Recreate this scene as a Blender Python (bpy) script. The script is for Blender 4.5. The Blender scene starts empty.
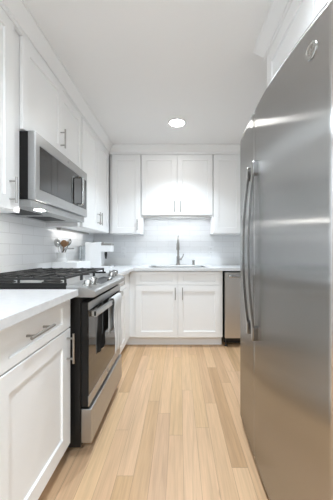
import bpy, bmesh, math, random
from mathutils import Vector, Matrix
random.seed(7)
PI = math.pi
scene = bpy.context.scene
COL = scene.collection

# ------------------------------------------------------------------ camera, world, lights, exposure
F_PX = 262.0
cam_d = bpy.data.cameras.new('camera')
cam_d.sensor_fit = 'VERTICAL'
cam_d.sensor_height = 36.0
cam_d.lens = F_PX / 500.0 * 36.0
cam_d.shift_x = -(179.0 - 166.5) / 500.0
cam_d.shift_y = 0.0
cam_d.clip_start = 0.02
cam = bpy.data.objects.new('camera', cam_d)
cam.location = (0, 0, 1.12)
cam.rotation_euler = (PI / 2, 0, 0)
COL.objects.link(cam)
scene.camera = cam

world = bpy.data.worlds.new('world')
scene.world = world
world.use_nodes = True
wb = world.node_tree.nodes['Background']
wb.inputs[0].default_value = (0.83, 0.92, 1.0, 1)
wb.inputs[1].default_value = 0.5

LAMP = 16.0          # ceiling downlight diffuser emission
DOWN = 3.9          # power of each ceiling downlight beam
BAR = 7.0            # under-cabinet light bar emission
HOOD = 65.0          # cooktop lamp under the microwave

scene.view_settings.view_transform = 'Standard'
scene.view_settings.look = 'None'
scene.view_settings.gamma = 1.0
scene.view_settings.use_curve_mapping = False
scene.view_settings.exposure = 1.90

# ------------------------------------------------------------------ materials
def mat(name, color, rough=0.5, metal=0.0, spec=0.5, emit=None, estr=0.0, aniso=0.0, trans=0.0, ior=1.45, coat=0.0):
    m = bpy.data.materials.new(name)
    m.use_nodes = True
    b = m.node_tree.nodes['Principled BSDF']
    b.inputs['Base Color'].default_value = (*color, 1)
    b.inputs['Roughness'].default_value = rough
    b.inputs['Metallic'].default_value = metal
    b.inputs['Specular IOR Level'].default_value = spec
    b.inputs['IOR'].default_value = ior
    b.inputs['Anisotropic'].default_value = aniso
    b.inputs['Transmission Weight'].default_value = trans
    b.inputs['Coat Weight'].default_value = coat
    if emit:
        b.inputs['Emission Color'].default_value = (*emit, 1)
        b.inputs['Emission Strength'].default_value = estr
    return m

class NT:
    def __init__(s, m):
        s.t = m.node_tree; s.n = s.t.nodes; s.b = s.n['Principled BSDF']
    def add(s, typ, **kw):
        n = s.n.new(typ)
        for k, v in kw.items(): setattr(n, k, v)
        return n
    def link(s, a, b): s.t.links.new(a, b)
    def math(s, op, a, b=None, c=None):
        n = s.n.new('ShaderNodeMath'); n.operation = op
        for i, v in enumerate((a, b, c)):
            if v is None: continue
            if isinstance(v, (int, float)): n.inputs[i].default_value = v
            else: s.link(v, n.inputs[i])
        return n.outputs[0]

def noise_bump(m, scale, strength, dist=0.001, stretch=(1, 1, 1), detail=3):
    t = NT(m)
    tc = t.add('ShaderNodeTexCoord'); mp = t.add('ShaderNodeMapping')
    mp.inputs['Scale'].default_value = stretch
    t.link(tc.outputs['Object'], mp.inputs['Vector'])
    nz = t.add('ShaderNodeTexNoise'); nz.inputs['Scale'].default_value = scale; nz.inputs['Detail'].default_value = detail
    t.link(mp.outputs[0], nz.inputs['Vector'])
    bp = t.add('ShaderNodeBump'); bp.inputs['Strength'].default_value = strength; bp.inputs['Distance'].default_value = dist
    t.link(nz.outputs[0], bp.inputs['Height']); t.link(bp.outputs[0], t.b.inputs['Normal'])
    return m

M = {}
M['paint'] = noise_bump(mat('white_cabinet_paint', (0.90, 0.90, 0.895), 0.38), 60, 0.04)
M['wall'] = noise_bump(mat('white_wall_paint', (0.86, 0.86, 0.85), 0.7), 150, 0.08)
M['wall_grey'] = mat('pale_grey_wall_paint', (0.72, 0.72, 0.72), 0.8)
M['ceiling'] = noise_bump(mat('ceiling_paint', (0.91, 0.91, 0.905), 0.8), 180, 0.08)
M['trim'] = mat('white_trim_paint', (0.90, 0.90, 0.895), 0.45)
M['nickel'] = mat('brushed_nickel', (0.40, 0.385, 0.365), 0.3, 1.0)
M['chrome'] = mat('polished_steel', (0.50, 0.50, 0.49), 0.18, 1.0)
M['fridgeside'] = mat('painted_refrigerator_side', (0.55, 0.55, 0.55), 0.45)
M['black'] = mat('black_enamel', (0.008, 0.0075, 0.007), 0.4, spec=0.35)
M['blackmatte'] = mat('black_plastic', (0.018, 0.018, 0.018), 0.55)
M['iron'] = noise_bump(mat('cast_iron', (0.022, 0.021, 0.02), 0.5), 400, 0.2)
M['glass'] = mat('dark_oven_glass', (0.010, 0.009, 0.008), 0.04, 0.0, 0.6, ior=1.5)
M['cooktop'] = mat('grey_cooktop_steel', (0.55, 0.55, 0.55), 0.35, 0.35)
M['whiteplastic'] = mat('white_plastic', (0.82, 0.83, 0.84), 0.3)
M['ceramic'] = mat('white_ceramic', (0.80, 0.80, 0.79), 0.22)
M['greyplastic'] = mat('grey_plastic', (0.30, 0.30, 0.31), 0.35)
M['tank'] = mat('clear_tank', (0.85, 0.9, 0.93), 0.05, 0.0, 0.5, trans=0.85)
M['lamp'] = mat('lamp_diffuser', (0.9, 0.9, 0.88), 0.5, emit=(1.0, 0.99, 0.97), estr=LAMP)
M['bar'] = mat('light_bar_diffuser', (0.9, 0.9, 0.9), 0.5, emit=(0.90, 0.95, 1.0), estr=BAR)
M['bar_dim'] = mat('dim_light_bar_diffuser', (0.9, 0.9, 0.9), 0.5, emit=(1.0, 0.97, 0.92), estr=2.6)
M['hood'] = mat('cooktop_lamp', (0.9, 0.9, 0.9), 0.5, emit=(1.0, 0.97, 0.92), estr=HOOD)
M['woodspoon'] = mat('brown_wood', (0.32, 0.17, 0.08), 0.5)
M['groove'] = mat('dark_gap', (0.03, 0.03, 0.03), 0.8)

def steel(name, col, rough, aniso, axis, stretch):
    m = mat(name, col, rough, 1.0, aniso=aniso)
    t = NT(m)
    tg = t.add('ShaderNodeTangent', direction_type='RADIAL', axis=axis)
    t.link(tg.outputs[0], t.b.inputs['Tangent'])
    tc = t.add('ShaderNodeTexCoord'); mp = t.add('ShaderNodeMapping'); mp.inputs['Scale'].default_value = stretch
    t.link(tc.outputs['Object'], mp.inputs['Vector'])
    nz = t.add('ShaderNodeTexNoise'); nz.inputs['Scale'].default_value = 1.0; nz.inputs['Detail'].default_value = 4
    t.link(mp.outputs[0], nz.inputs['Vector'])
    mr = t.add('ShaderNodeMapRange'); mr.inputs['To Min'].default_value = rough * 0.96; mr.inputs['To Max'].default_value = rough * 1.05
    t.link(nz.outputs[0], mr.inputs['Value']); t.link(mr.outputs[0], t.b.inputs['Roughness'])
    # very gentle waviness of the sheet metal
    n2 = t.add('ShaderNodeTexNoise'); n2.inputs['Scale'].default_value = 2.2; n2.inputs['Detail'].default_value = 1
    t.link(tc.outputs['Object'], n2.inputs['Vector'])
    bp = t.add('ShaderNodeBump'); bp.inputs['Strength'].default_value = 0.25; bp.inputs['Distance'].default_value = 0.006
    t.link(n2.outputs[0], bp.inputs['Height']); t.link(bp.outputs[0], t.b.inputs['Normal'])
    return m
M['steel'] = steel('stainless_steel', (0.45, 0.45, 0.447), 0.36, 0.3, 'Z', (250, 250, 2))
M['dwsteel'] = steel('dishwasher_steel', (0.64, 0.625, 0.61), 0.36, 0.3, 'Z', (250, 250, 2))
M['handlesteel'] = mat('polished_handle_steel', (0.30, 0.295, 0.29), 0.15, 1.0)
def brushed(name, col, rough, aniso):
    m = mat(name, col, rough, 1.0)
    t = NT(m)
    g = t.add('ShaderNodeBsdfAnisotropic') if hasattr(bpy.types, 'ShaderNodeBsdfAnisotropic') else t.add('ShaderNodeBsdfGlossy')
    g.inputs['Color'].default_value = (*col, 1); g.inputs['Roughness'].default_value = rough; g.inputs['Anisotropy'].default_value = aniso
    tg = t.add('ShaderNodeTangent', direction_type='RADIAL', axis='Z'); t.link(tg.outputs[0], g.inputs['Tangent'])
    tc = t.add('ShaderNodeTexCoord')
    n2 = t.add('ShaderNodeTexNoise'); n2.inputs['Scale'].default_value = 1.6; n2.inputs['Detail'].default_value = 1
    t.link(tc.outputs['Object'], n2.inputs['Vector'])
    bp = t.add('ShaderNodeBump'); bp.inputs['Strength'].default_value = 0.25; bp.inputs['Distance'].default_value = 0.006
    t.link(n2.outputs[0], bp.inputs['Height']); t.link(bp.outputs[0], g.inputs['Normal'])
    out = t.n['Material Output']; t.link(g.outputs[0], out.inputs['Surface'])
    return m
M['fridgesteel'] = brushed('refrigerator_steel', (0.46, 0.455, 0.447), 0.24, -0.8)

def quartz():
    m = mat('white_quartz', (0.80, 0.80, 0.80), 0.22)
    t = NT(m)
    tc = t.add('ShaderNodeTexCoord')
    nz = t.add('ShaderNodeTexNoise'); nz.inputs['Scale'].default_value = 35; nz.inputs['Detail'].default_value = 5
    t.link(tc.outputs['Object'], nz.inputs['Vector'])
    cr = t.add('ShaderNodeValToRGB')
    cr.color_ramp.elements[0].position = 0.3; cr.color_ramp.elements[0].color = (0.70, 0.705, 0.71, 1)
    cr.color_ramp.elements[1].position = 0.6; cr.color_ramp.elements[1].color = (0.74, 0.745, 0.75, 1)
    t.link(nz.outputs[0], cr.inputs[0]); t.link(cr.outputs[0], t.b.inputs['Base Color'])
    return m
M['quartz'] = quartz()
M['upstand'] = mat('white_stone_upstand', (0.82, 0.825, 0.825), 0.3)

def tile(name, horiz):
    m = mat(name, (0.8, 0.8, 0.8), 0.12)
    t = NT(m)
    g = t.add('ShaderNodeNewGeometry'); sp = t.add('ShaderNodeSeparateXYZ'); cb = t.add('ShaderNodeCombineXYZ')
    t.link(g.outputs['Position'], sp.inputs[0])
    t.link(sp.outputs['X' if horiz == 'X' else 'Y'], cb.inputs['X']); t.link(t.math('SUBTRACT', sp.outputs['Z'], 1.012), cb.inputs['Y'])
    br = t.add('ShaderNodeTexBrick', offset=0.5)
    br.inputs['Scale'].default_value = 1.0
    br.inputs['Brick Width'].default_value = 0.30
    br.inputs['Row Height'].default_value = 0.075
    br.inputs['Mortar Size'].default_value = 0.0016
    br.inputs['Mortar Smooth'].default_value = 0.15
    br.inputs['Color1'].default_value = (0.85, 0.86, 0.87, 1)
    br.inputs['Color2'].default_value = (0.82, 0.83, 0.845, 1)
    br.inputs['Mortar'].default_value = (0.68, 0.68, 0.68, 1)
    t.link(cb.outputs[0], br.inputs['Vector'])
    t.link(br.outputs['Color'], t.b.inputs['Base Color'])
    nz = t.add('ShaderNodeTexNoise'); nz.inputs['Scale'].default_value = 9
    t.link(g.outputs['Position'], nz.inputs['Vector'])
    h = t.math('ADD', t.math('MULTIPLY', br.outputs['Fac'], -1.0), t.math('MULTIPLY', nz.outputs[0], 0.6))
    bp = t.add('ShaderNodeBump'); bp.inputs['Strength'].default_value = 0.5; bp.inputs['Distance'].default_value = 0.0015
    t.link(h, bp.inputs['Height']); t.link(bp.outputs[0], t.b.inputs['Normal'])
    return m
M['tile_left'] = tile('white_subway_tile_side', 'Y')
M['tile_back'] = tile('white_subway_tile_back', 'X')

def oak():
    m = mat('oak_planks', (0.6, 0.4, 0.25), 0.38)
    t = NT(m)
    g = t.add('ShaderNodeTexCoord'); sp = t.add('ShaderNodeSeparateXYZ')
    t.link(g.outputs['Object'], sp.inputs[0])
    W, L = 0.083, 1.15
    rx = t.math('DIVIDE', t.math('ADD', sp.outputs['X'], 10.02), W)
    row = t.math('FLOOR', rx); fx = t.math('FRACT', rx)
    wn = t.add('ShaderNodeTexWhiteNoise', noise_dimensions='1D'); t.link(row, wn.inputs['W'])
    uy = t.math('ADD', t.math('DIVIDE', sp.outputs['Y'], L), t.math('MULTIPLY', wn.outputs['Value'], 7.3))
    colm = t.math('FLOOR', uy); fy = t.math('FRACT', uy)
    cb = t.add('ShaderNodeCombineXYZ'); t.link(row, cb.inputs[0]); t.link(colm, cb.inputs[1])
    w2 = t.add('ShaderNodeTexWhiteNoise', noise_dimensions='2D'); t.link(cb.outputs[0], w2.inputs['Vector'])
    cr = t.add('ShaderNodeValToRGB')
    el = cr.color_ramp.elements
    el[0].position = 0.0; el[0].color = (0.49, 0.30, 0.155, 1)
    el[1].position = 1.0; el[1].color = (0.70, 0.48, 0.275, 1)
    for p, c in ((0.22, (0.58, 0.37, 0.20, 1)), (0.5, (0.64, 0.42, 0.23, 1)), (0.78, (0.66, 0.44, 0.245, 1))):
        e = el.new(p); e.color = c
    t.link(w2.outputs['Value'], cr.inputs[0])
    # grain, shifted for every plank
    off = t.add('ShaderNodeCombineXYZ')
    t.link(t.math('MULTIPLY', w2.outputs['Value'], 53.0), off.inputs[0]); t.link(t.math('MULTIPLY', w2.outputs['Value'], 31.0), off.inputs[1])
    va = t.add('ShaderNodeVectorMath', operation='ADD'); t.link(g.outputs['Object'], va.inputs[0]); t.link(off.outputs[0], va.inputs[1])
    mp = t.add('ShaderNodeMapping'); mp.inputs['Scale'].default_value = (28, 1.1, 1)
    t.link(va.outputs[0], mp.inputs['Vector'])
    nz = t.add('ShaderNodeTexNoise'); nz.inputs['Scale'].default_value = 1.0; nz.inputs['Detail'].default_value = 6; nz.inputs['Distortion'].default_value = 1.2
    t.link(mp.outputs[0], nz.inputs['Vector'])
    mp2 = t.add('ShaderNodeMapping'); mp2.inputs['Scale'].default_value = (130, 5, 1)
    t.link(va.outputs[0], mp2.inputs['Vector'])
    n2 = t.add('ShaderNodeTexNoise'); n2.inputs['Scale'].default_value = 1.0; n2.inputs['Detail'].default_value = 3
    t.link(mp2.outputs[0], n2.inputs['Vector'])
    gr = t.math('ADD', t.math('MULTIPLY', nz.outputs[0], 0.6), t.math('MULTIPLY', n2.outputs[0], 0.4))
    mr = t.add('ShaderNodeMapRange'); mr.inputs['From Min'].default_value = 0.32; mr.inputs['From Max'].default_value = 0.68
    mr.inputs['To Min'].default_value = 0.80; mr.inputs['To Max'].default_value = 1.10
    t.link(gr, mr.inputs['Value'])
    # knots
    vo = t.add('ShaderNodeTexVoronoi'); vo.inputs['Scale'].default_value = 1.0
    mp3 = t.add('ShaderNodeMapping'); mp3.inputs['Scale'].default_value = (4.2, 2.0, 1); t.link(va.outputs[0], mp3.inputs['Vector'])
    t.link(mp3.outputs[0], vo.inputs['Vector'])
    kn = t.add('ShaderNodeMapRange'); kn.inputs['From Min'].default_value = 0.015; kn.inputs['From Max'].default_value = 0.075
    kn.inputs['To Min'].default_value = 0.55; kn.inputs['To Max'].default_value = 1.0
    t.link(vo.outputs['Distance'], kn.inputs['Value'])
    e1 = t.math('LESS_THAN', t.math('MINIMUM', fx, t.math('SUBTRACT', 1.0, fx)), 0.013)
    e2 = t.math('LESS_THAN', t.math('MINIMUM', fy, t.math('SUBTRACT', 1.0, fy)), 0.0011)
    edge = t.math('MAXIMUM', e1, e2)
    sh = t.math('SUBTRACT', 1.0, t.math('MULTIPLY', edge, 0.36))
    mul = t.math('MULTIPLY', t.math('MULTIPLY', mr.outputs[0], sh), kn.outputs[0])
    pk = t.add('ShaderNodeMix', data_type='RGBA'); pk.inputs[7].default_value = (0.69, 0.455, 0.29, 1)
    w3 = t.add('ShaderNodeTexWhiteNoise', noise_dimensions='3D'); cb3 = t.add('ShaderNodeCombineXYZ'); cb3.inputs[2].default_value = 5.0
    t.link(row, cb3.inputs[0]); t.link(colm, cb3.inputs[1]); t.link(cb3.outputs[0], w3.inputs['Vector'])
    t.link(t.math('MULTIPLY', w3.outputs['Value'], 0.7), pk.inputs[0]); t.link(cr.outputs[0], pk.inputs[6])
    mx = t.add('ShaderNodeVectorMath', operation='SCALE'); t.link(pk.outputs[2], mx.inputs[0]); t.link(mul, mx.inputs['Scale'])
    t.link(mx.outputs[0], t.b.inputs['Base Color'])
    bp = t.add('ShaderNodeBump'); bp.inputs['Strength'].default_value = 0.25; bp.inputs['Distance'].default_value = 0.001
    t.link(t.math('SUBTRACT', t.math('MULTIPLY', gr, 0.3), edge), bp.inputs['Height']); t.link(bp.outputs[0], t.b.inputs['Normal'])
    return m
M['oak'] = oak()

def cloth():
    m = mat('waffle_cloth', (0.74, 0.74, 0.73), 0.9, spec=0.1)
    t = NT(m)
    g = t.add('ShaderNodeTexCoord')
    ck = t.add('ShaderNodeTexVoronoi', distance='CHEBYCHEV'); ck.inputs['Scale'].default_value = 85; ck.inputs['Randomness'].default_value = 0.0
    t.link(g.outputs['Object'], ck.inputs['Vector'])
    cr = t.add('ShaderNodeValToRGB')
    cr.color_ramp.elements[0].color = (0.36, 0.36, 0.36, 1); cr.color_ramp.elements[1].color = (0.80, 0.80, 0.79, 1)
    cr.color_ramp.elements[0].position = 0.1; cr.color_ramp.elements[1].position = 0.45
    t.link(ck.outputs['Distance'], cr.inputs[0]); t.link(cr.outputs[0], t.b.inputs['Base Color'])
    return m
M['cloth'] = cloth()

# ------------------------------------------------------------------ mesh helpers
X, Y, Z = Vector((1, 0, 0)), Vector((0, 1, 0)), Vector((0, 0, 1))

def box(bm, a, b, bevel=0.0, seg=1):
    a, b = Vector(a), Vector(b)
    r = bmesh.ops.create_cube(bm, size=1.0)
    vs = r['verts']
    c, s = (a + b) / 2, b - a
    for v in vs:
        v.co = Vector((v.co.x * s.x + c.x, v.co.y * s.y + c.y, v.co.z * s.z + c.z))
    if bevel > 0:
        es = list({e for v in vs for e in v.link_edges})
        bmesh.ops.bevel(bm, geom=es, offset=min(bevel, 0.45 * min(abs(s.x), abs(s.y), abs(s.z))), segments=seg, affect='EDGES', profile=0.5)
    return bm

def tube(bm, pts, r, seg=12, cap=True):
    """round tube through pts; r is one radius or one for each point"""
    pts = [Vector(p) for p in pts]
    rs = r if isinstance(r, (list, tuple)) else [r] * len(pts)
    rings = []
    ref = None
    for i, p in enumerate(pts):
        d = (pts[min(i + 1, len(pts) - 1)] - pts[max(i - 1, 0)]).normalized()
        if ref is None:
            ref = Vector((0, 0, 1)) if abs(d.z) < 0.9 else Vector((1, 0, 0))
        u = (ref - d * ref.dot(d)).normalized(); w = d.cross(u)
        ref = u
        rings.append([bm.verts.new(p + (u * math.cos(2 * PI * k / seg) + w * math.sin(2 * PI * k / seg)) * rs[i]) for k in range(seg)])
    for a, b in zip(rings, rings[1:]):
        for k in range(seg):
            bm.faces.new((a[k], a[(k + 1) % seg], b[(k + 1) % seg], b[k]))
    if cap:
        bm.faces.new(list(reversed(rings[0]))); bm.faces.new(rings[-1])

def lathe(bm, c, prof, axis=Z, seg=32):
    """prof: (radius, height) along axis from c"""
    c = Vector(c); axis = Vector(axis).normalized()
    ref = X if abs(axis.x) < 0.9 else Y
    u = (ref - axis * ref.dot(axis)).normalized(); w = axis.cross(u)
    rings = []
    for r, h in prof:
        if r < 1e-6:
            rings.append([bm.verts.new(c + axis * h)])
        else:
            rings.append([bm.verts.new(c + axis * h + (u * math.cos(2 * PI * k / seg) + w * math.sin(2 * PI * k / seg)) * r) for k in range(seg)])
    for a, b in zip(rings, rings[1:]):
        for k in range(seg):
            k2 = (k + 1) % seg
            if len(a) == 1 and len(b) == 1: continue
            if len(a) == 1: bm.faces.new((a[0], b[k2], b[k]))
            elif len(b) == 1: bm.faces.new((a[k], a[k2], b[0]))
            else: bm.faces.new((a[k], a[k2], b[k2], b[k]))
    if len(rings[0]) > 1: bm.faces.new(list(reversed(rings[0])))
    if len(rings[-1]) > 1: bm.faces.new(rings[-1])

def prism(bm, poly, fn, t0, t1):
    """closed 2-D polygon poly swept from t0 to t1; fn(a, b, t) gives the point"""
    A = [bm.verts.new(fn(a, b, t0)) for a, b in poly]
    B = [bm.verts.new(fn(a, b, t1)) for a, b in poly]
    n = len(poly)
    for i in range(n):
        bm.faces.new((A[i], A[(i + 1) % n], B[(i + 1) % n], B[i]))
    bm.faces.new(list(reversed(A))); bm.faces.new(B)

def shaker(bm, o, U, N, w, h, t=0.02, s=0.062, r=0.07, rec=0.009, c=0.002):
    """recessed-panel door or drawer front: o lower corner on the back plane, U across, N outwards"""
    o, U, N = Vector(o), Vector(U), Vector(N)
    P = lambda u, v, n: o + U * u + Z * v + N * n
    def ring(du, dv, n): return [bm.verts.new(P(*q, n)) for q in ((du, dv), (w - du, dv), (w - du, h - dv), (du, h - dv))]
    r0 = ring(0, 0, 0); r1 = ring(0, 0, t - c); r2 = ring(c, c, t); r3 = ring(s, r, t); r4 = ring(s + 0.003, r + 0.003, t - rec)
    for a, b in ((r0, r1), (r1, r2), (r2, r3), (r3, r4)):
        for k in range(4):
            bm.faces.new((a[k], a[(k + 1) % 4], b[(k + 1) % 4], b[k]))
    bm.faces.new(r4); bm.faces.new(list(reversed(r0)))

def obj(name, bm, material, parent=None, origin=(0, 0, 0), smooth=False, ang=35):
    """links the mesh; world coordinates are made local to origin (or to the parent thing)"""
    bmesh.ops.recalc_face_normals(bm, faces=bm.faces[:])
    me = bpy.data.meshes.new(name)
    org = Vector(origin)
    q = parent
    while q is not None:
        org = org + q.location; q = q.parent
    for v in bm.verts: v.co -= org
    bm.to_mesh(me); bm.free()
    me.materials.append(M[material] if isinstance(material, str) else material)
    if smooth:
        me.polygons.foreach_set('use_smooth', [True] * len(me.polygons))
        me.set_sharp_from_angle(angle=math.radians(ang))
    o = bpy.data.objects.new(name, me)
    COL.objects.link(o)
    if parent is not None: o.parent = parent
    else: o.location = origin
    return o

def nb(): return bmesh.new()

def thing(name, label, cat, loc, group=None):
    o = bpy.data.objects.new(name, None)
    o.empty_display_size = 0.1
    COL.objects.link(o); o.location = loc
    tag(o, label, cat, group)
    return o
def tag(o, label, cat, group=None):
    o['label'] = label; o['category'] = cat
    if group: o['group'] = group
    return o
def struct(o): o['kind'] = 'structure'; return o
def one(bm, a, b, bevel=0.0, seg=1): return box(bm, a, b, bevel, seg)

def bar_handle(parent, c, L, N, length=0.145, out=0.034, r=0.0055):
    """straight bar pull on two posts; c on the door surface, L along the bar, N outwards"""
    c, L, N = Vector(c), Vector(L), Vector(N)
    bm = nb()
    tube(bm, [c + N * out - L * length / 2, c + N * out + L * length / 2], r)
    for s in (-1, 1):
        p = c + L * (s * length * 0.34)
        tube(bm, [p + N * 0.0, p + N * out], r * 0.85)
    return obj('handle', bm, 'nickel', parent, smooth=True)

def door(parent, o, U, N, w, h, name='door', **kw):
    bm = nb(); shaker(bm, o, U, N, w, h, **kw)
    return obj(name, bm, 'paint', parent)

# ------------------------------------------------------------------ place dimensions (metres)
XW, XR, YB, YF, ZC = -1.165, 1.15, 3.60, -1.9, 2.42
UF = -0.869          # face of the doors of the left wall cabinets
BF = -0.567          # face of the doors of the left base cabinets
DB = 3.01            # face of the doors of the back base cabinets
DU = 3.27            # face of the doors of the back wall cabinets
CT, CB = 0.914, 0.882  # countertop top and underside
UB, UT = 1.326, 2.312  # wall cabinet doors
RY0, RY1 = 1.40, 2.145  # range along the wall
MY0, MY1 = 1.465, 2.29  # microwave along the wall
RF = 0.541           # face of the doors above the refrigerator

# ------------------------------------------------------------------ room shell
struct(obj('floor', one(nb(), (XW - .1, YF, -.05), (XR + .1, YB + .1, 0)), 'oak'))
struct(obj('ceiling', one(nb(), (XW - .1, YF, ZC), (XR + .1, YB + .1, ZC + .05)), 'ceiling'))
wl = struct(obj('wall_left', one(nb(), (XW - .1, YF, 0), (XW - .008, YB + .1, ZC)), 'wall'))
wk = struct(obj('wall_back', one(nb(), (XW - .008, YB + .008, 0), (XR, YB + .1, ZC)), 'wall'))
struct(obj('wall_front', one(nb(), (XW - .1, YF - .1, 0), (XR + .1, YF, ZC)), 'wall_grey'))
struct(obj('wall_right', one(nb(), (XR, YF, 0), (XR + .1, YB + .008, ZC)), 'wall'))
obj('tile_backsplash', one(nb(), (XW - .008, -.3, 1.012), (XW, YB, 1.62)), 'tile_left', wl)
obj('stone_upstand', one(nb(), (XW - .008, -.3, CT), (XW + .012, YB - .012, 1.012), .0015), 'upstand', wl)
obj('tile_backsplash', one(nb(), (XW, YB, 1.012), (XR, YB + .008, 1.60)), 'tile_back', wk)
obj('stone_upstand', one(nb(), (XW + .012, YB - .012, CT), (XR, YB + .008, 1.012), .0015), 'upstand', wk)

CROWN = [(-.02, 2.316), (0, 2.316), (0, 2.344), (.005, 2.344), (.052, 2.409), (.057, 2.409), (.057, ZC), (-.02, ZC)]
def sweep(rows):
    bm = nb()
    R = [[bm.verts.new(p) for p in row] for row in rows]
    n = len(R[0])
    for a, b in zip(R, R[1:]):
        for k in range(n): bm.faces.new((a[k], a[(k + 1) % n], b[(k + 1) % n], b[k]))
    bm.faces.new(R[0]); bm.faces.new(list(reversed(R[-1])))
    return bm
struct(obj('trim_1', sweep([[(UF + o, YF, z) for o, z in CROWN], [(UF + o, DU - o, z) for o, z in CROWN], [(XR, DU - o, z) for o, z in CROWN]]), 'trim'))
RE = 1.663
struct(obj('trim_2', sweep([[(RF - o, YF, z) for o, z in CROWN], [(RF - o, RE + o, z) for o, z in CROWN], [(XR, RE + o, z) for o, z in CROWN]]), 'trim'))

# ------------------------------------------------------------------ wall cabinets, left run
def body(parent, a, b, name='cabinet_body'):
    return obj(name, one(nb(), a, b, .001), 'paint', parent)
XB = UF - 0.0205     # face frames behind the doors
TOPZ = 2.3155

t = thing('wall_cabinet', 'tall white wall cabinet over the near counter, before the microwave, at the photo\'s left edge', 'cabinet', (-1.02, 0.95, UB))
body(t, (XW + .001, .47, UB), (XB, 1.46, TOPZ))
d = door(t, (XB + .0005, .936, UB + .004), Y, X, .450, UT - UB - .004, s=.075)
bar_handle(d, (UF, 1.345, 1.428), Z, X, .135)
d = door(t, (XB + .0005, .48, UB + .004), Y, X, .450, UT - UB - .004, s=.075)

t = thing('wall_cabinet', 'short white two-door wall cabinet above the microwave', 'cabinet', (-1.02, 1.88, 1.792))
body(t, (XW + .001, 1.462, 1.792), (XB, 2.298, TOPZ))
# the nearer door stands a little ajar: hinged on its near edge
d = obj('door', (lambda b: (shaker(b, (0, 0, 0), Y, X, .450, UT - 1.796), b)[1])(nb()), 'paint', None)
d.parent = t; d.location = Vector((XB + .0025, 1.458, 1.796)) - t.location; d.rotation_euler = (0, 0, -math.radians(3.0))
hb = nb()
for a, b_, r in (((.054, .415, .05), (.054, .415, .185), .0055), ((.02, .415, .072), (.054, .415, .072), .0047), ((.02, .415, .163), (.054, .415, .163), .0047)):
    tube(hb, [a, b_], r)
bmesh.ops.recalc_face_normals(hb, faces=hb.faces[:])
me = bpy.data.meshes.new('handle'); hb.to_mesh(me); hb.free(); me.materials.append(M['nickel'])
h = bpy.data.objects.new('handle', me); COL.objects.link(h); h.parent = d
d = door(t, (XB + .0005, 1.922, 1.796), Y, X, .415, UT - 1.796)

t = thing('wall_cabinet', 'tall white two-door wall cabinet beyond the microwave, on the left wall', 'cabinet', (-1.02, 2.80, UB))
body(t, (XW + .001, 2.300, UB), (XB, DU - .004, TOPZ))
d = door(t, (XB + .0005, 2.363, UB + .004), Y, X, .455, UT - UB - .004, s=.066)
bar_handle(d, (UF, 2.787, 1.455), Z, X, .135)
d = door(t, (XB + .0005, 2.822, UB + .004), Y, X, .425, UT - UB - .004, s=.066)
bar_handle(d, (UF, 2.853, 1.455), Z, X, .135)

# wall cabinets, back run
FB = DU + .0205
N_ = -Y
t = thing('wall_cabinet', 'narrow tall white wall cabinet in the back left corner', 'cabinet', (-.67, 3.44, UB))
body(t, (UF + .001, FB, UB), (-.477, YB - .001, TOPZ))
d = door(t, (-.836, FB - .0005, UB + .004), X, N_, .354, UT - UB - .004, s=.064)
bar_handle(d, (-.518, DU, 1.432), Z, N_, .135)

t = thing('wall_cabinet', 'short white two-door wall cabinet above the sink', 'cabinet', (-.02, 3.44, 1.552))
body(t, (-.474, FB, 1.552), (.424, YB - .001, TOPZ))
d = door(t, (-.466, FB - .0005, 1.556), X, N_, .442, UT - 1.556, s=.064)
bar_handle(d, (-.057, DU, 1.662), Z, N_, .14)
d = door(t, (-.020, FB - .0005, 1.556), X, N_, .440, UT - 1.556, s=.064)
bar_handle(d, (.018, DU, 1.662), Z, N_, .14)

t = thing('wall_cabinet', 'tall white wall cabinet on the back wall, partly behind the refrigerator', 'cabinet', (.78, 3.44, UB))
body(t, (.427, FB, UB), (XR - .001, YB - .001, TOPZ))
d = door(t, (.434, FB - .0005, UB + .004), X, N_, .352, UT - UB - .004, s=.064)
d = door(t, (.790, FB - .0005, UB + .004), X, N_, .352, UT - UB - .004, s=.064)

# above the refrigerator
t = thing('wall_cabinet', 'white wall cabinet above the refrigerator under the crown moulding', 'cabinet', (.85, 1.1, 1.90))
body(t, (RF + .0205, .46, 1.90), (XR - .001, RE, TOPZ))
d = door(t, (RF + .02, 1.052, 1.904), Y, -X, .562, UT - 1.904, s=.075, r=.082)
d = door(t, (RF + .02, .484, 1.904), Y, -X, .562, UT - 1.904, s=.075, r=.082)

# ------------------------------------------------------------------ base cabinets
BB = BF - .0205
TOE = .112
DRB = .716           # drawer bottom
t = thing('base_cabinet', 'white base cabinet under the near counter, drawer over door, left of the range', 'cabinet', (-.87, 1.08, 0))
body(t, (XW + .013, .765, TOE), (BB, 1.376, CB - .001))
obj('toe_kick', one(nb(), (-.95, .765, 0.001), (BB - .06, 1.37, TOE)), 'trim', t)
d = door(t, (BB + .0005, .785, DRB + .004), Y, X, .583, .875 - DRB - .004, 'drawer', r=.036, s=.088)
bar_handle(d, (BF, 1.035, .800), Y, X, .175, r=.006)
d = door(t, (BB + .0005, .785, TOE + .002), Y, X, .583, DRB - TOE - .004, s=.088, r=.075)
bar_handle(d, (BF, 1.324, .622), Z, X, .15)

t = thing('base_cabinet', 'white base cabinet nearest the camera, under the end of the near counter', 'cabinet', (-.87, .40, 0))
body(t, (XW + .013, .02, TOE), (BB, .763, CB - .001))
obj('toe_kick', one(nb(), (-.95, .02, 0.001), (BB - .06, .763, TOE)), 'trim', t)
d = door(t, (BB + .0005, .03, DRB + .004), Y, X, .725, .875 - DRB - .004, 'drawer', r=.036, s=.088)
bar_handle(d, (BF, .39, .800), Y, X, .175, r=.006)
d = door(t, (BB + .0005, .03, TOE + .002), Y, X, .725, DRB - TOE - .004, s=.088)
bar_handle(d, (BF, .70, .622), Z, X, .15)

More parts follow.
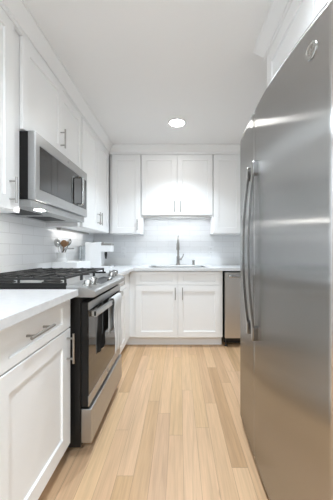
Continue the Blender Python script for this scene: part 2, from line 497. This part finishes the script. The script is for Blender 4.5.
t = thing('base_cabinet', 'white base cabinet in the corner between the range and the sink cabinet', 'cabinet', (-.87, 2.6, 0))
body(t, (XW + .013, 2.155, TOE), (BB, 3.03, CB - .001))
obj('toe_kick', one(nb(), (-.95, 2.155, .001), (BB - .06, 3.10, TOE)), 'trim', t)
d = door(t, (BB + .0005, 2.17, DRB + .004), Y, X, .645, .875 - DRB - .004, 'drawer', r=.036, s=.07)
d = door(t, (BB + .0005, 2.17, TOE + .002), Y, X, .645, DRB - TOE - .004, s=.07)
obj('filler_strip', one(nb(), (BB, 2.835, TOE), (BF - .004, 3.028, CB - .002), .001), 'paint', t)

BK = DB + .0205
t = thing('base_cabinet', 'white sink cabinet with two doors below two drawer fronts, facing the camera', 'cabinet', (-.02, 3.3, 0))
bm = nb()
xa_, xb_, ya_, yb_ = BB + .003, .503, BK, YB - .014
box(bm, (xa_, ya_, TOE), (xb_, ya_ + .02, CB - .001)); box(bm, (xa_, yb_ - .018, TOE), (xb_, yb_, CB - .001))
box(bm, (xa_, ya_ + .02, TOE), (xa_ + .018, yb_ - .018, CB - .001)); box(bm, (xb_ - .018, ya_ + .02, TOE), (xb_, yb_ - .018, CB - .001))
box(bm, (xa_ + .018, ya_ + .02, TOE), (xb_ - .018, yb_ - .018, TOE + .018))
obj('cabinet_body', bm, 'paint', t)
obj('toe_kick', one(nb(), (BB - .05, BK + .07, .001), (.503, 3.3, TOE)), 'trim', t)
for x0, w in ((-.497, .484), (-.009, .486)):
    d = door(t, (x0, BK - .0005, DRB + .004), X, N_, w, .872 - DRB - .004, 'drawer_front', r=.036, s=.058)
    d = door(t, (x0, BK - .0005, TOE + .002), X, N_, w, DRB - TOE - .004, s=.062, r=.07)
    bar_handle(d, (-.043 if x0 < -.1 else .040, DB, .622), Z, N_, .14)

# countertops
def slab(poly, hole=None):
    bm = nb()
    c = .003
    top = [bm.verts.new((x, y, CT)) for x, y in poly]
    if hole is None:
        bm.faces.new(top)
    else:
        hv = [bm.verts.new((x, y, CT)) for x, y in hole]
        es = [bm.edges.new((top[i], top[(i + 1) % len(top)])) for i in range(len(top))] + [bm.edges.new((hv[i], hv[(i + 1) % len(hv)])) for i in range(len(hv))]
        bmesh.ops.triangle_fill(bm, edges=es, use_beauty=True)
    r = bmesh.ops.extrude_face_region(bm, geom=bm.faces[:])
    for v in r['geom']:
        if isinstance(v, bmesh.types.BMVert): v.co.z = CB
    return bm
o = obj('countertop', slab([(XW + .0125, .0), (-.527, .0), (-.527, 1.372), (XW + .0125, 1.372)]), 'quartz', None, (-.85, .7, CT))
tag(o, 'white stone countertop with an empty top on the near left, before the range', 'countertop')
CX, CY = -.527, 2.985
def rrect(x0, x1, y0, y1, r, n=6):
    out = []
    for cx, cy, a in ((x1 - r, y1 - r, 0), (x0 + r, y1 - r, 90), (x0 + r, y0 + r, 180), (x1 - r, y0 + r, 270)):
        for k in range(n + 1):
            an = math.radians(a + 90 * k / n); out.append((cx + r * math.cos(an), cy + r * math.sin(an)))
    return out
SK = rrect(-.335, .315, 3.085, 3.43, .06)
o = obj('countertop', slab([(XW + .0125, 2.152), (CX, 2.152), (CX, CY), (XR - .001, CY), (XR - .001, YB - .0125), (XW + .0125, YB - .0125)], SK), 'quartz', None, (0, 3.3, CT))
tag(o, 'white stone L-shaped countertop around the sink and the far left corner', 'countertop')

# sink
bm = nb()
rings = []
for dx, z in ((.035, CT + .0015), (.030, CT + .004), (.004, CT + .004), (-.004, CT - .004), (-.012, .74), (-.05, .722)):
    rings.append([bm.verts.new((x, y, z)) for x, y in rrect(-.335 - dx, .315 + dx, 3.085 - dx, 3.43 + dx, .06 + dx * .8)])
for a, b in zip(rings, rings[1:]):
    n = len(a)
    for k in range(n): bm.faces.new((a[k], a[(k + 1) % n], b[(k + 1) % n], b[k]))
bm.faces.new(rings[-1])
sk = thing('sink', 'stainless steel drop-in sink set in the back countertop', 'sink', (-.01, 3.26, CT))
obj('basin', bm, 'steel', sk, smooth=True)
bm = nb(); lathe(bm, (-.01, 3.28, .7225), [(.045, 0), (.045, .003), (.03, .003), (.028, .001), (0, .001)]); obj('drain', bm, 'chrome', sk, smooth=True)

# faucet
FX, FY = -.012, 3.515
fz = CT
t = thing('faucet', 'steel pull-down gooseneck faucet standing behind the sink', 'faucet', (FX, FY, fz))
bm = nb(); box(bm, (FX - .115, FY - .028, fz), (FX + .115, FY + .028, fz + .008), .003, 2); lathe(bm, (FX, FY, fz + .008), [(.03, 0), (.03, .01), (.024, .022)]); obj('base', bm, 'nickel', t, smooth=True)
bm = nb()
pts = [(FX, FY, fz + .02), (FX, FY, fz + .30)]
for k in range(1, 13):
    a = PI * k / 12 * .97
    pts.append((FX, FY - .085 + .085 * math.cos(a), fz + .30 + .085 * math.sin(a)))
tube(bm, [(FX, FY, fz + .02), (FX, FY, fz + .12), (FX, FY, fz + .13)], [.022, .022, .0145], 16); tube(bm, pts, .0135, 14)
obj('spout', bm, 'nickel', t, smooth=True)
e = pts[-1]
bm = nb(); tube(bm, [e, (e[0], e[1], e[2] - .02), (e[0], e[1], e[2] - .09), (e[0], e[1], e[2] - .105)], [.0145, .019, .022, .018], 16); obj('spray_head', bm, 'nickel', t, smooth=True)
bm = nb(); tube(bm, [(FX + .018, FY, fz + .085), (FX + .048, FY, fz + .087)], [.015, .015]); tube(bm, [(FX + .043, FY, fz + .088), (FX + .066, FY - .004, fz + .125), (FX + .074, FY - .006, fz + .155)], [.009, .007, .006]); obj('handle', bm, 'nickel', t, smooth=True)
t = thing('soap_dispenser', 'short steel soap dispenser on the counter right of the faucet', 'soap dispenser', (.195, 3.52, CT))
bm = nb(); lathe(bm, (.195, 3.52, CT), [(.024, 0), (.024, .008), (.016, .012), (.016, .05), (.018, .052), (.018, .066), (.010, .072)]); obj('body', bm, 'nickel', t, smooth=True)
bm = nb(); tube(bm, [(.195, 3.52, CT + .064), (.195, 3.48, CT + .066), (.195, 3.462, CT + .058)], [.007, .006, .005]); obj('nozzle', bm, 'nickel', t, smooth=True)

# ------------------------------------------------------------------ dishwasher
t = thing('dishwasher', 'stainless steel dishwasher under the back counter beside the refrigerator', 'dishwasher', (.83, 3.3, 0))
obj('body', one(nb(), (.524, 3.05, .09), (1.125, YB - .02, CB - .004)), 'blackmatte', t)
bm = nb(); box(bm, (.528, DB - .008, .108), (1.12, 3.049, .862), .004, 2); dd = obj('door', bm, 'dwsteel', t)
bm = nb(); box(bm, (.565, DB - .052, .806), (1.085, DB - .034, .838), .005, 2)
for x in (.58, 1.07): box(bm, (x - .012, DB - .04, .812), (x + .012, DB - .006, .832), .003)
obj('handle', bm, 'chrome', dd, smooth=True)
obj('toe_kick', one(nb(), (.53, 3.09, .03), (1.12, 3.11, .105)), 'blackmatte', t)
for x in (.548, 1.10):
    bm = nb(); lathe(bm, (x, 3.06, 0.0), [(.018, 0), (.018, .012), (.009, .016), (.009, .095)], seg=16); obj('foot', bm, 'blackmatte', t, smooth=True)

# ------------------------------------------------------------------ range
RX = -.469           # front face of the drawer
t = thing('range', 'stainless steel gas range with black sides, glass oven door and cast iron grates', 'range', (-.8, 1.77, 0))
obj('body', one(nb(), (XW + .03, RY0, .062), (-.525, RY1, .900), .003), 'black', t)
for x in (-1.05, -.72):
    for y in (RY0 + .08, RY1 - .05):
        bm = nb(); lathe(bm, (x, y, 0), [(.018, 0), (.018, .015), (.01, .02), (.01, .065)], seg=14); obj('foot', bm, 'blackmatte', t, smooth=True)
# storage drawer
bm = nb(); box(bm, (-.524, RY0 + .002, .085), (RX, RY1 - .002, .268), .004, 2); obj('drawer', bm, 'steel', t)
# oven door
DX = -.482
bm = nb(); box(bm, (-.524, RY0 + .002, .279), (DX - .004, RY1 - .002, .838), .003, 1); od = obj('oven_door', bm, 'black', t)
bm = nb(); box(bm, (DX - .006, RY0 + .002, .279), (DX, RY1 - .002, .337), .002); obj('lower_trim', bm, 'steel', od)
bm = nb(); box(bm, (DX - .006, RY0 + .002, .797), (DX, RY1 - .002, .838), .002); obj('upper_trim', bm, 'steel', od)
bm = nb(); box(bm, (DX - .006, RY0 + .002, .3375), (DX - .001, RY1 - .002, .7965), .001); obj('oven_window', bm, 'glass', od)
bm = nb(); lathe(bm, (DX, 1.775, .308), [(.012, 0), (.012, .002), (.010, .002), (.010, .0012), (0, .0012)], X, 24); obj('badge', bm, 'greyplastic', od, smooth=True)
# handle: wide bar bowed slightly outwards
bm = nb()
n = 16; HZ = .772
secs = []
for k in range(n + 1):
    y = RY0 + .03 + (RY1 - RY0 - .06) * k / n
    b_ = 1 - (2 * k / n - 1) ** 2
    xo = -.448 + .016 * b_; 
    secs.append([bm.verts.new((xx, y, zz + .006 * b_)) for xx, zz in ((xo - .016, HZ - .016), (xo - .003, HZ - .016), (xo, HZ - .011), (xo, HZ + .011), (xo - .003, HZ + .016), (xo - .016, HZ + .016))])
for a, b in zip(secs, secs[1:]):
    for k in range(6): bm.faces.new((a[k], a[(k + 1) % 6], b[(k + 1) % 6], b[k]))
bm.faces.new(secs[0]); bm.faces.new(list(reversed(secs[-1])))
for y in (RY0 + .03, RY1 - .055): box(bm, (DX - .001, y, HZ - .016), (-.450, y + .025, HZ + .016), .003)
obj('handle', bm, 'chrome', od)
# control panel, sloping to the front
bm = nb()
prof = [(-.60, .905), (-.60, .930), (-.568, .934), (-.457, .905), (-.446, .898), (-.444, .876), (-.452, .868), (-.56, .868)]
prism(bm, prof, lambda a, b, y: (a, y, b), RY0 - .006, RY1 + .004); cp = obj('control_panel', bm, 'steel', t)
bm = nb(); ny = Vector((.029, 0, .111)).normalized()
pc = Vector((-.512, 1.755, .9195)); pu = Vector((.111, 0, -.029)).normalized()
vs = [bm.verts.new(pc + pu * a + Y * b + ny * h_) for h_ in (0, .0015) for a, b in ((-.035, -.14), (.035, -.14), (.035, .14), (-.035, .14))]
for f in ((0, 1, 2, 3), (4, 5, 6, 7), (0, 1, 5, 4), (1, 2, 6, 5), (2, 3, 7, 6), (3, 0, 4, 7)): bm.faces.new([vs[i] for i in f])
obj('display', bm, 'glass', cp)
for y in (1.462, 1.552, 1.975, 2.075):
    c = Vector((-.512, y, .919))
    bm = nb(); lathe(bm, c, [(.027, 0), (.027, .006), (.022, .008), (.020, .032), (.017, .036), (0, .036)], ny, 24)
    a = c + ny * .033
    q = [bm.verts.new(a + pu * u_ * .022 + Y * v_ * .0055 + ny * h_) for h_ in (-.02, .010) for u_, v_ in ((-1, -1), (1, -1), (1, 1), (-1, 1))]
    for f in ((0, 1, 2, 3), (4, 5, 6, 7), (0, 1, 5, 4), (1, 2, 6, 5), (2, 3, 7, 6), (3, 0, 4, 7)): bm.faces.new([q[i] for i in f])
    obj('knob', bm, 'chrome', t, smooth=True)
# cooktop
bm = nb(); box(bm, (XW + .014, RY0 - .004, .9005), (-.60, RY1 + .004, .9285), .003, 2); box(bm, (XW + .014, RY0 - .004, .927), (-.60, RY0 + .006, .944), .002); box(bm, (XW + .014, RY1 - .006, .927), (-.60, RY1 + .004, .944), .002); ck = obj('cooktop', bm, 'black', t)
bm = nb(); box(bm, (XW + .02, RY0 + .002, .926), (-.603, RY1 - .002, .9305), .001); obj('top_plate', bm, 'cooktop', ck)
for x, y, r in ((-.74, 1.53, .045), (-1.01, 1.53, .038), (-.87, 1.772, .05), (-.74, 2.015, .04), (-1.01, 2.015, .036)):
    bm = nb(); lathe(bm, (x, y, .930), [(r + .012, 0), (r + .01, .006), (r, .008), (r, .014), (r - .006, .020), (0, .020)]); obj('burner', bm, 'iron', t, smooth=True)
gw = (RY1 - RY0 - .02) / 3
for g in range(3):
    y0 = RY0 + .01 + g * gw + .002; y1 = y0 + gw - .004
    x0, x1 = XW + .045, -.615
    z0, z1 = .958, .972
    bm = nb(); w = .0055; z0, z1 = .962, .976
    for k in range(7):
        x = x0 + (x1 - x0) * k / 6
        if k in (0, 6): box(bm, (x - w, y0, z0), (x + w, y1, z1), .002)
        else:
            gap = .03 if k in (1, 5) else .0
            if gap: box(bm, (x - w, y0, z0), (x + w, (y0 + y1) / 2 - gap, z1), .002); box(bm, (x - w, (y0 + y1) / 2 + gap, z0), (x + w, y1, z1), .002)
            else: box(bm, (x - w, y0, z0), (x + w, y1, z1), .002)
    for y, zl in ((y0 + w, .934 if g == 9 else z0 - .004), (y1 - w, .934 if g == 9 else z0 - .004)): box(bm, (x0, y - w, zl), (x1, y + w, z1 - .004), .002)
    ym = (y0 + y1) / 2
    for xa, xb in ((x0, x0 + .10), (x1 - .10, x1), ((x0 + x1) / 2 - .08, (x0 + x1) / 2 + .08)): box(bm, (xa, ym - w, z0), (xb, ym + w, z1), .002)
    for x in (x0, (x0 + x1) / 2, x1):
        for y in (y0 + w, y1 - w): box(bm, (x - w, y - w, .9307), (x + w, y + w, z0 + .001), .002)
    obj('grate', bm, 'iron', t)

# towel over the oven handle
bm = nb()
path = []
hx = -.436
for k in range(15): path.append((hx + .010 + .004 * math.sin(k * .5), .432 + (HZ - .432) * k / 14))
for k in range(1, 6):
    a = PI * k / 6; path.append((hx - .006 + .016 * math.cos(a) , HZ + .022 + .010 * math.sin(a)))
for k in range(9): path.append((hx - .027, HZ + .016 - (HZ - .55) * k / 8))
nw = 22
V = []
for i, (px, pz) in enumerate(path):
    row = []
    for j in range(nw + 1):
        f_ = j / nw
        y = 1.725 + .205 * f_
        fall = 1.0 - max(0, min(1, (pz - .45) / (HZ - .45)))
        rip = .007 * fall * math.sin(f_ * 15 + .5) if i < 15 else 0.0
        row.append(bm.verts.new((px + rip, y + .010 * fall * (0.5 - f_), pz)))
    V.append(row)
for a, b in zip(V, V[1:]):
    for j in range(nw): bm.faces.new((a[j], a[j + 1], b[j + 1], b[j]))
o = obj('towel', bm, 'cloth', None, (hx, 1.95, .6), smooth=True, ang=180)
md = o.modifiers.new('thickness', 'SOLIDIFY'); md.thickness = .004; md.offset = 0
tag(o, 'white waffle-weave towel hanging over the oven handle', 'towel')

# ------------------------------------------------------------------ microwave
MX = -.803
MZ0, MZ1 = 1.405, 1.788
t = thing('microwave', 'stainless steel microwave mounted over the range below the short cabinet', 'microwave', (-1.0, 1.88, 1.358))
obj('body', one(nb(), (XW + .003, MY0, MZ0), (MX - .042, MY1, MZ1 - .001), .002), 'black', t)
bm = nb(); box(bm, (XW + .003, MY0 + .001, 1.360), (MX - .025, MY1 - .001, MZ0), .003); bp_ = obj('base_pan', bm, 'steel', t)
for y in (1.66, 2.02):
    bm = nb(); box(bm, (-1.10, y - .13, 1.3575), (-.93, y + .13, 1.362))
    obj('grease_filter', bm, 'blackmatte', bp_)
bm = nb(); box(bm, (-.860, 1.555, 1.3572), (-.825, 1.615, 1.362), .001); obj('cooktop_lamp', bm, 'hood', bp_)
# door: frame with recessed dark window
bm = nb()
o_ = Vector((MX - .041, MY0, MZ0))
w, h_ = MY1 - MY0, MZ1 - MZ0
P = lambda u, v, n_: o_ + Y * u + Z * v + X * n_
def ring(u0, u1, v0, v1, n_): return [bm.verts.new(P(*q, n_)) for q in ((u0, v0), (u1, v0), (u1, v1), (u0, v1))]
R_ = [ring(0, w, 0, h_, 0), ring(0, w, 0, h_, .036), ring(.005, w - .005, .005, h_ - .005, .041), ring(.045, w - .012, .062, h_ - .066, .041), ring(.047, w - .014, .064, h_ - .068, .037)]
for a, b in zip(R_, R_[1:]):
    for k in range(4): bm.faces.new((a[k], a[(k + 1) % 4], b[(k + 1) % 4], b[k]))
bm.faces.new(R_[-1]); bm.faces.new(list(reversed(R_[0])))
md_ = obj('door', bm, 'steel', t)
bm = nb(); box(bm, (MX - .0045, MY0 + .048, MZ0 + .065), (MX - .0015, MY1 - .015, MZ1 - .069), .001); obj('window', bm, 'glass', md_)
bm = nb()
hy = 2.085
pts = [(MX - .001, hy, 1.482), (MX + .024, hy, 1.480), (MX + .034, hy, 1.486), (MX + .038, hy, 1.498), (MX + .040, hy, 1.59), (MX + .038, hy, 1.682), (MX + .034, hy, 1.694), (MX + .024, hy, 1.700), (MX - .001, hy, 1.698)]
tube(bm, pts, .0105, 12); obj('handle', bm, 'chrome', md_, smooth=True)
bm = nb(); lathe(bm, (MX, 1.90, 1.757), [(.010, 0), (.010, .002), (.008, .002), (.008, .0012), (0, .0012)], X, 20); obj('badge', bm, 'greyplastic', md_, smooth=True)

# ------------------------------------------------------------------ refrigerator
def xf(y):
    return .390 + (.175 if y < 1.25 else .06) * (y - 1.25) ** 2
FT, FB0 = 1.845, .032
t = thing('refrigerator', 'large stainless steel side-by-side refrigerator filling the right side', 'refrigerator', (.8, 1.24, 0))
obj('body', one(nb(), (.478, .768, .03), (1.13, 1.722, 1.80), .004), 'fridgeside', t)
for x in (.52, 1.08):
    for y in (.82, 1.67):
        bm = nb(); lathe(bm, (x, y, 0), [(.02, 0), (.02, .02), (.012, .022), (.012, .032)], seg=14); obj('foot', bm, 'blackmatte', t, smooth=True)
def fdoor(y0, y1, name):
    r = .011
    poly = []
    n = 30
    # near rounded corner, front curve, far rounded corner, back
    for k in range(7):
        a = PI / 2 * k / 6; poly.append((xf(y0 + r) + r - r * math.sin(a), y0 + r - r * math.cos(a)))
    for k in range(1, n): 
        y = y0 + r + (y1 - y0 - 2 * r) * k / n; poly.append((xf(y), y))
    for k in range(7):
        a = PI / 2 * k / 6; poly.append((xf(y1 - r) + r - r * math.cos(a), y1 - r + r * math.sin(a)))
    poly += [(.472, y1), (.472, y0)]
    bm = nb()
    cx = .44; cy = (y0 + y1) / 2
    rows = []
    for inset, z in ((.006, FB0), (.0, FB0 + .006), (.0, FB0 + .012), (.0, FB0 + .03), (.0, FT - .03), (.0, FT - .016), (.0, FT - .010), (.001, FT - .002), (.003, FT)):
        rows.append([bm.verts.new((x + (inset if x < .46 else 0), y + (inset * .6 if y < cy - .3 * (y1 - y0) else -inset * .6 if y > cy + .3 * (y1 - y0) else 0), z)) for x, y in poly])
    m_ = len(poly)
    for a, b in zip(rows, rows[1:]):
        for k in range(m_): bm.faces.new((a[k], a[(k + 1) % m_], b[(k + 1) % m_], b[k]))
    bm.faces.new(rows[-1]); bm.faces.new(list(reversed(rows[0])))
    return obj(name, bm, 'fridgesteel', t, smooth=True, ang=40)
def fhandle(parent, y, z0=.676, z1=1.556):
    bm = nb()
    n = 24; x0 = xf(y)
    sec = []
    for k in range(n + 1):
        z = z0 + (z1 - z0) * k / n
        b_ = 1 - (2 * k / n - 1) ** 2
        xo = x0 - .020 - .034 * b_
        hw = .0135
        sec.append([bm.verts.new((xx, yy, z)) for xx, yy in ((xo + .012, y - hw), (xo + .003, y - hw), (xo, y - hw + .004), (xo, y + hw - .004), (xo + .003, y + hw), (xo + .012, y + hw))])
    for a, b in zip(sec, sec[1:]):
        for k in range(6): bm.faces.new((a[k], a[(k + 1) % 6], b[(k + 1) % 6], b[k]))
    bm.faces.new(sec[0]); bm.faces.new(list(reversed(sec[-1])))
    hd = obj('handle', bm, 'handlesteel', parent, smooth=True, ang=30)
    for za, zb in ((z0 - .004, z0 + .062), (z1 - .062, z1 + .004)):
        bm = nb(); box(bm, (x0 - .028, y - .018, za), (x0 + .004, y + .018, zb), .004, 2); obj('handle_mount', bm, 'handlesteel', hd)
fz_ = fdoor(1.370, 1.733, 'freezer_door')
fr_ = fdoor(.748, 1.357, 'refrigerator_door')
fhandle(fz_, 1.413); fhandle(fr_, 1.306)
# round monogram badge on the near door
by = .832; nx = Vector((-1, 2 * .175 * (by - 1.25), 0)).normalized()
bc = Vector((xf(by), by, 1.752)) - nx * .0015
bm = nb(); lathe(bm, bc, [(.027, 0), (.027, .004), (.0255, .0055), (.0238, .0055), (.0228, .004), (0, .004)], nx, 40)
bu = nx.cross(Z).normalized()
def curl(cx, cz, r0, turns, a0, s=1, n=22):
    pts = []
    for k in range(n + 1):
        a = a0 + s * 2 * PI * turns * k / n; r = r0 * (1 - .6 * k / n)
        pts.append(bc + nx * .0045 + bu * (cx + r * math.cos(a)) + Z * (cz + r * math.sin(a)))
    return pts
bg = obj('badge', bm, 'chrome', fr_, smooth=True)
bm = nb()
tube(bm, curl(-.007, .003, .011, 1.1, .8), .0011, 6); tube(bm, curl(.008, -.002, .010, 1.1, .9), .0011, 6)
tube(bm, curl(-.004, -.011, .006, .9, 2.2, -1), .0009, 6); tube(bm, curl(.006, .011, .006, .9, 5.3, -1), .0009, 6)
obj('monogram', bm, 'nickel', bg, smooth=True)
for y in (1.362, .80):
    bm = nb(); lathe(bm, (.475, y, 1.802), [(.045, 0), (.045, .03), (.04, .036), (0, .036)], Z, 24); obj('hinge_cover', bm, 'greyplastic', t, smooth=True)

# ------------------------------------------------------------------ small things
# low ledge block and crock
o = obj('ledge', one(nb(), (XW + .0125, 2.375, CT + .0005), (-.925, 2.74, 1.008), .003, 2), 'upstand', None, (-1.04, 2.5, CT))
tag(o, 'low white ledge block on the left counter beyond the range', 'ledge')
cx, cy, cz = -1.095, 2.44, 1.009
bm = nb(); lathe(bm, (cx, cy, cz), [(.050, 0), (.050, .026), (.043, .032), (.043, .084), (.045, .088), (.040, .088), (.038, .012), (0, .012)]); 
o = obj('crock', bm, 'ceramic', None, (cx, cy, cz), smooth=True); tag(o, 'small white crock holding cooking utensils on the ledge', 'crock')
zc = cz + .014
def spoon(name, label, cat, foot, top, head_r, head_l, material, flat=.25, tilt=0.0, head_mat=None):
    t = thing(name, label, cat, foot)
    f, tp = Vector(foot), Vector(top)
    bm = nb(); tube(bm, [f, tp], [.0065, .006], 8); obj('handle', bm, material, t, smooth=True)
    d_ = (tp - f).normalized()
    bm = nb(); bmesh.ops.create_uvsphere(bm, u_segments=18, v_segments=10, radius=1)
    u = (X - d_ * X.dot(d_)).normalized(); w_ = d_.cross(u)
    for v in bm.verts:
        c = v.co.copy(); v.co = tp + d_ * (head_l * .9) + d_ * c.z * head_l + u * c.x * head_r + w_ * c.y * head_r * flat
    obj('bowl', bm, head_mat or material, t, smooth=True)
spoon('ladle', 'steel ladle leaning left in the white crock', 'ladle', (cx - .012, cy, zc), (cx - .030, cy - .004, cz + .140), .030, .042, 'chrome', .6)
spoon('wooden_spoon', 'round brown wooden spoon upright in the white crock', 'spoon', (cx + .002, cy + .012, zc), (cx + .022, cy + .0, cz + .142), .033, .033, 'woodspoon')
spoon('serving_spoon', 'steel serving spoon leaning right in the white crock', 'spoon', (cx - .004, cy + .018, zc), (cx + .050, cy + .020, cz + .150), .021, .038, 'chrome', .4)
spoon('mixing_spoon', 'white spoon at the back of the white crock', 'spoon', (cx - .02, cy + .02, zc), (cx - .008, cy + .03, cz + .115), .024, .034, 'whiteplastic', .4)
t = thing('spatula', 'wide spatula tilted low over the right rim of the white crock', 'spatula', (cx - .008, cy + .006, zc))
bm = nb(); tube(bm, [(cx - .024, cy - .012, zc + .006), (cx + .028, cy - .028, cz + .100), (cx + .055, cy - .036, cz + .124)], [.005, .005, .004], 8); obj('handle', bm, 'blackmatte', t, smooth=True)
bm = nb(); box(bm, (cx + .045, cy - .058, cz + .116), (cx + .130, cy - .014, cz + .131), .003); obj('blade', bm, 'chrome', t)

# coffee machine, seen from its side, facing the aisle
t = thing('coffee_machine', 'white coffee machine on the counter in the back left corner', 'coffee machine', (-.93, 3.05, CT))
y0, y1 = 2.98, 3.12
bm = nb(); box(bm, (-1.068, y0, CT + .001), (-.887, y1, 1.208), .006, 2); box(bm, (-.90, y0, 1.098), (-.776, y1, 1.172), .006, 2); box(bm, (-.90, y0, CT + .001), (-.776, y1, .936), .004, 2)
obj('body', bm, 'whiteplastic', t)
bm = nb(); box(bm, (-1.140, y0 + .01, CT + .02), (-1.070, y1 - .01, 1.17), .006, 2); obj('water_tank', bm, 'tank', t)
bm = nb(); box(bm, (-1.145, y0 + .005, CT + .001), (-1.069, y1 - .005, CT + .02), .003); obj('tank_base', bm, 'greyplastic', t)
bm = nb(); box(bm, (-.93, y0 + .004, 1.1725), (-.774, y1 - .004, 1.196), .004, 2); cw = obj('cup_tray', bm, 'nickel', t)
bm = nb(); lathe(bm, (-.885, y0 + .05, 1.196), [(.014, 0), (.014, .014), (.010, .018), (0, .018)], seg=16); obj('knob', bm, 'nickel', t, smooth=True)
bm = nb(); lathe(bm, (-.845, (y0 + y1) / 2 - .02, 1.099), [(.014, 0), (.016, -.03), (.008, -.08), (0, -.08)], seg=18); obj('spout', bm, 'blackmatte', t, smooth=True)
bm = nb(); box(bm, (-.886, y0 + .008, .9365), (-.782, y1 - .008, .942), .001); obj('drip_tray', bm, 'nickel', t)

# wall outlets
def outlet(x, z, label):
    t = thing('outlet', label, 'outlet', (x, YB, z))
    bm = nb(); box(bm, (x - .036, YB - .006, z - .058), (x + .036, YB - .0002, z + .058), .003, 2); obj('cover_plate', bm, 'whiteplastic', t)
    for dz in (-.026, .026):
        bm = nb(); box(bm, (x - .017, YB - .0085, z + dz - .020), (x + .017, YB - .0055, z + dz + .020), .002); s_ = obj('socket', bm, 'whiteplastic', t)
        bm = nb()
        for dx in (-.007, .007): box(bm, (x + dx - .0012, YB - .0092, z + dz - .007), (x + dx + .0012, YB - .0084, z + dz + .007))
        obj('slot', bm, 'greyplastic', s_)
outlet(-.762, 1.105, 'white wall outlet on the back tiles right of the coffee machine')
outlet(.44, 1.112, 'white wall outlet on the back tiles right of the soap dispenser')

# under-cabinet light bars
def lightbar(a, b, label, inset=.006, m='bar'):
    t = thing('light_bar', label, 'light', ((a[0] + b[0]) / 2, (a[1] + b[1]) / 2, a[2]))
    bm = nb(); box(bm, a, b, .002)
    if b[0] - a[0] > b[1] - a[1]: box(bm, (a[0], a[1] - .004, a[2] - .008), (b[0], a[1] + .002, b[2]), .001)
    else:
        box(bm, (b[0] - .002, a[1], a[2] - .008), (b[0] + .004, b[1], b[2]), .001); box(bm, (a[0], a[1] - .004, a[2] - .008), (b[0] + .004, a[1] + .002, b[2]), .001)
    obj('housing', bm, 'nickel', t)
    bm = nb(); box(bm, (a[0] + inset, a[1] + inset, a[2] - .003), (b[0] - inset, b[1] - inset, a[2] + .001), .001); obj('diffuser', bm, m, t)
lightbar((-.45, 3.33, 1.538), (.40, 3.37, 1.5515), 'slim light bar under the cabinet above the sink')
lightbar((-1.13, .60, 1.313), (-1.095, 1.22, 1.3255), 'slim light bar under the near wall cabinet beside the microwave')
lightbar((-1.12, 2.40, 1.313), (-1.085, 3.15, 1.3255), 'slim light bar under the far left wall cabinet', m='bar_dim')

# ceiling downlights, the middle one an added fill light
def downlight(x, y, label, r=.075, power=1.0, spread=112):
    t = thing('ceiling_light', label, 'light', (x, y, ZC))
    bm = nb(); lathe(bm, (x, y, ZC - .0005), [(r + .016, 0), (r + .016, -.003), (r + .004, -.008), (r, -.008), (r, -.001)], Z, 40); obj('trim_ring', bm, 'trim', t, smooth=True)
    bm = nb(); lathe(bm, (x, y, ZC - .002), [(r, 0), (r, -.004), (0, -.005)], Z, 40); obj('diffuser', bm, 'lamp', t, smooth=True)
    ld = bpy.data.lights.new('downlight_beam', 'AREA'); ld.shape = 'DISK'; ld.size = 2 * r * .95; ld.energy = DOWN * power; ld.color = (0.785, 0.90, 1.0); ld.spread = math.radians(spread)
    lo = bpy.data.objects.new('downlight_beam', ld); COL.objects.link(lo); lo.parent = t; lo.location = (0, 0, -.0095)
downlight(-.02, 2.67, 'round recessed ceiling light in front of the sink', power=.92, spread=112)
downlight(-.02, .72, 'added round fill light, out of view in the ceiling over the near aisle', power=.68, spread=140)  # unseen lamp, added as fill for the cabinets and near aisle
downlight(.1, -1.38, 'round recessed ceiling light behind the camera', power=4.0, spread=178)
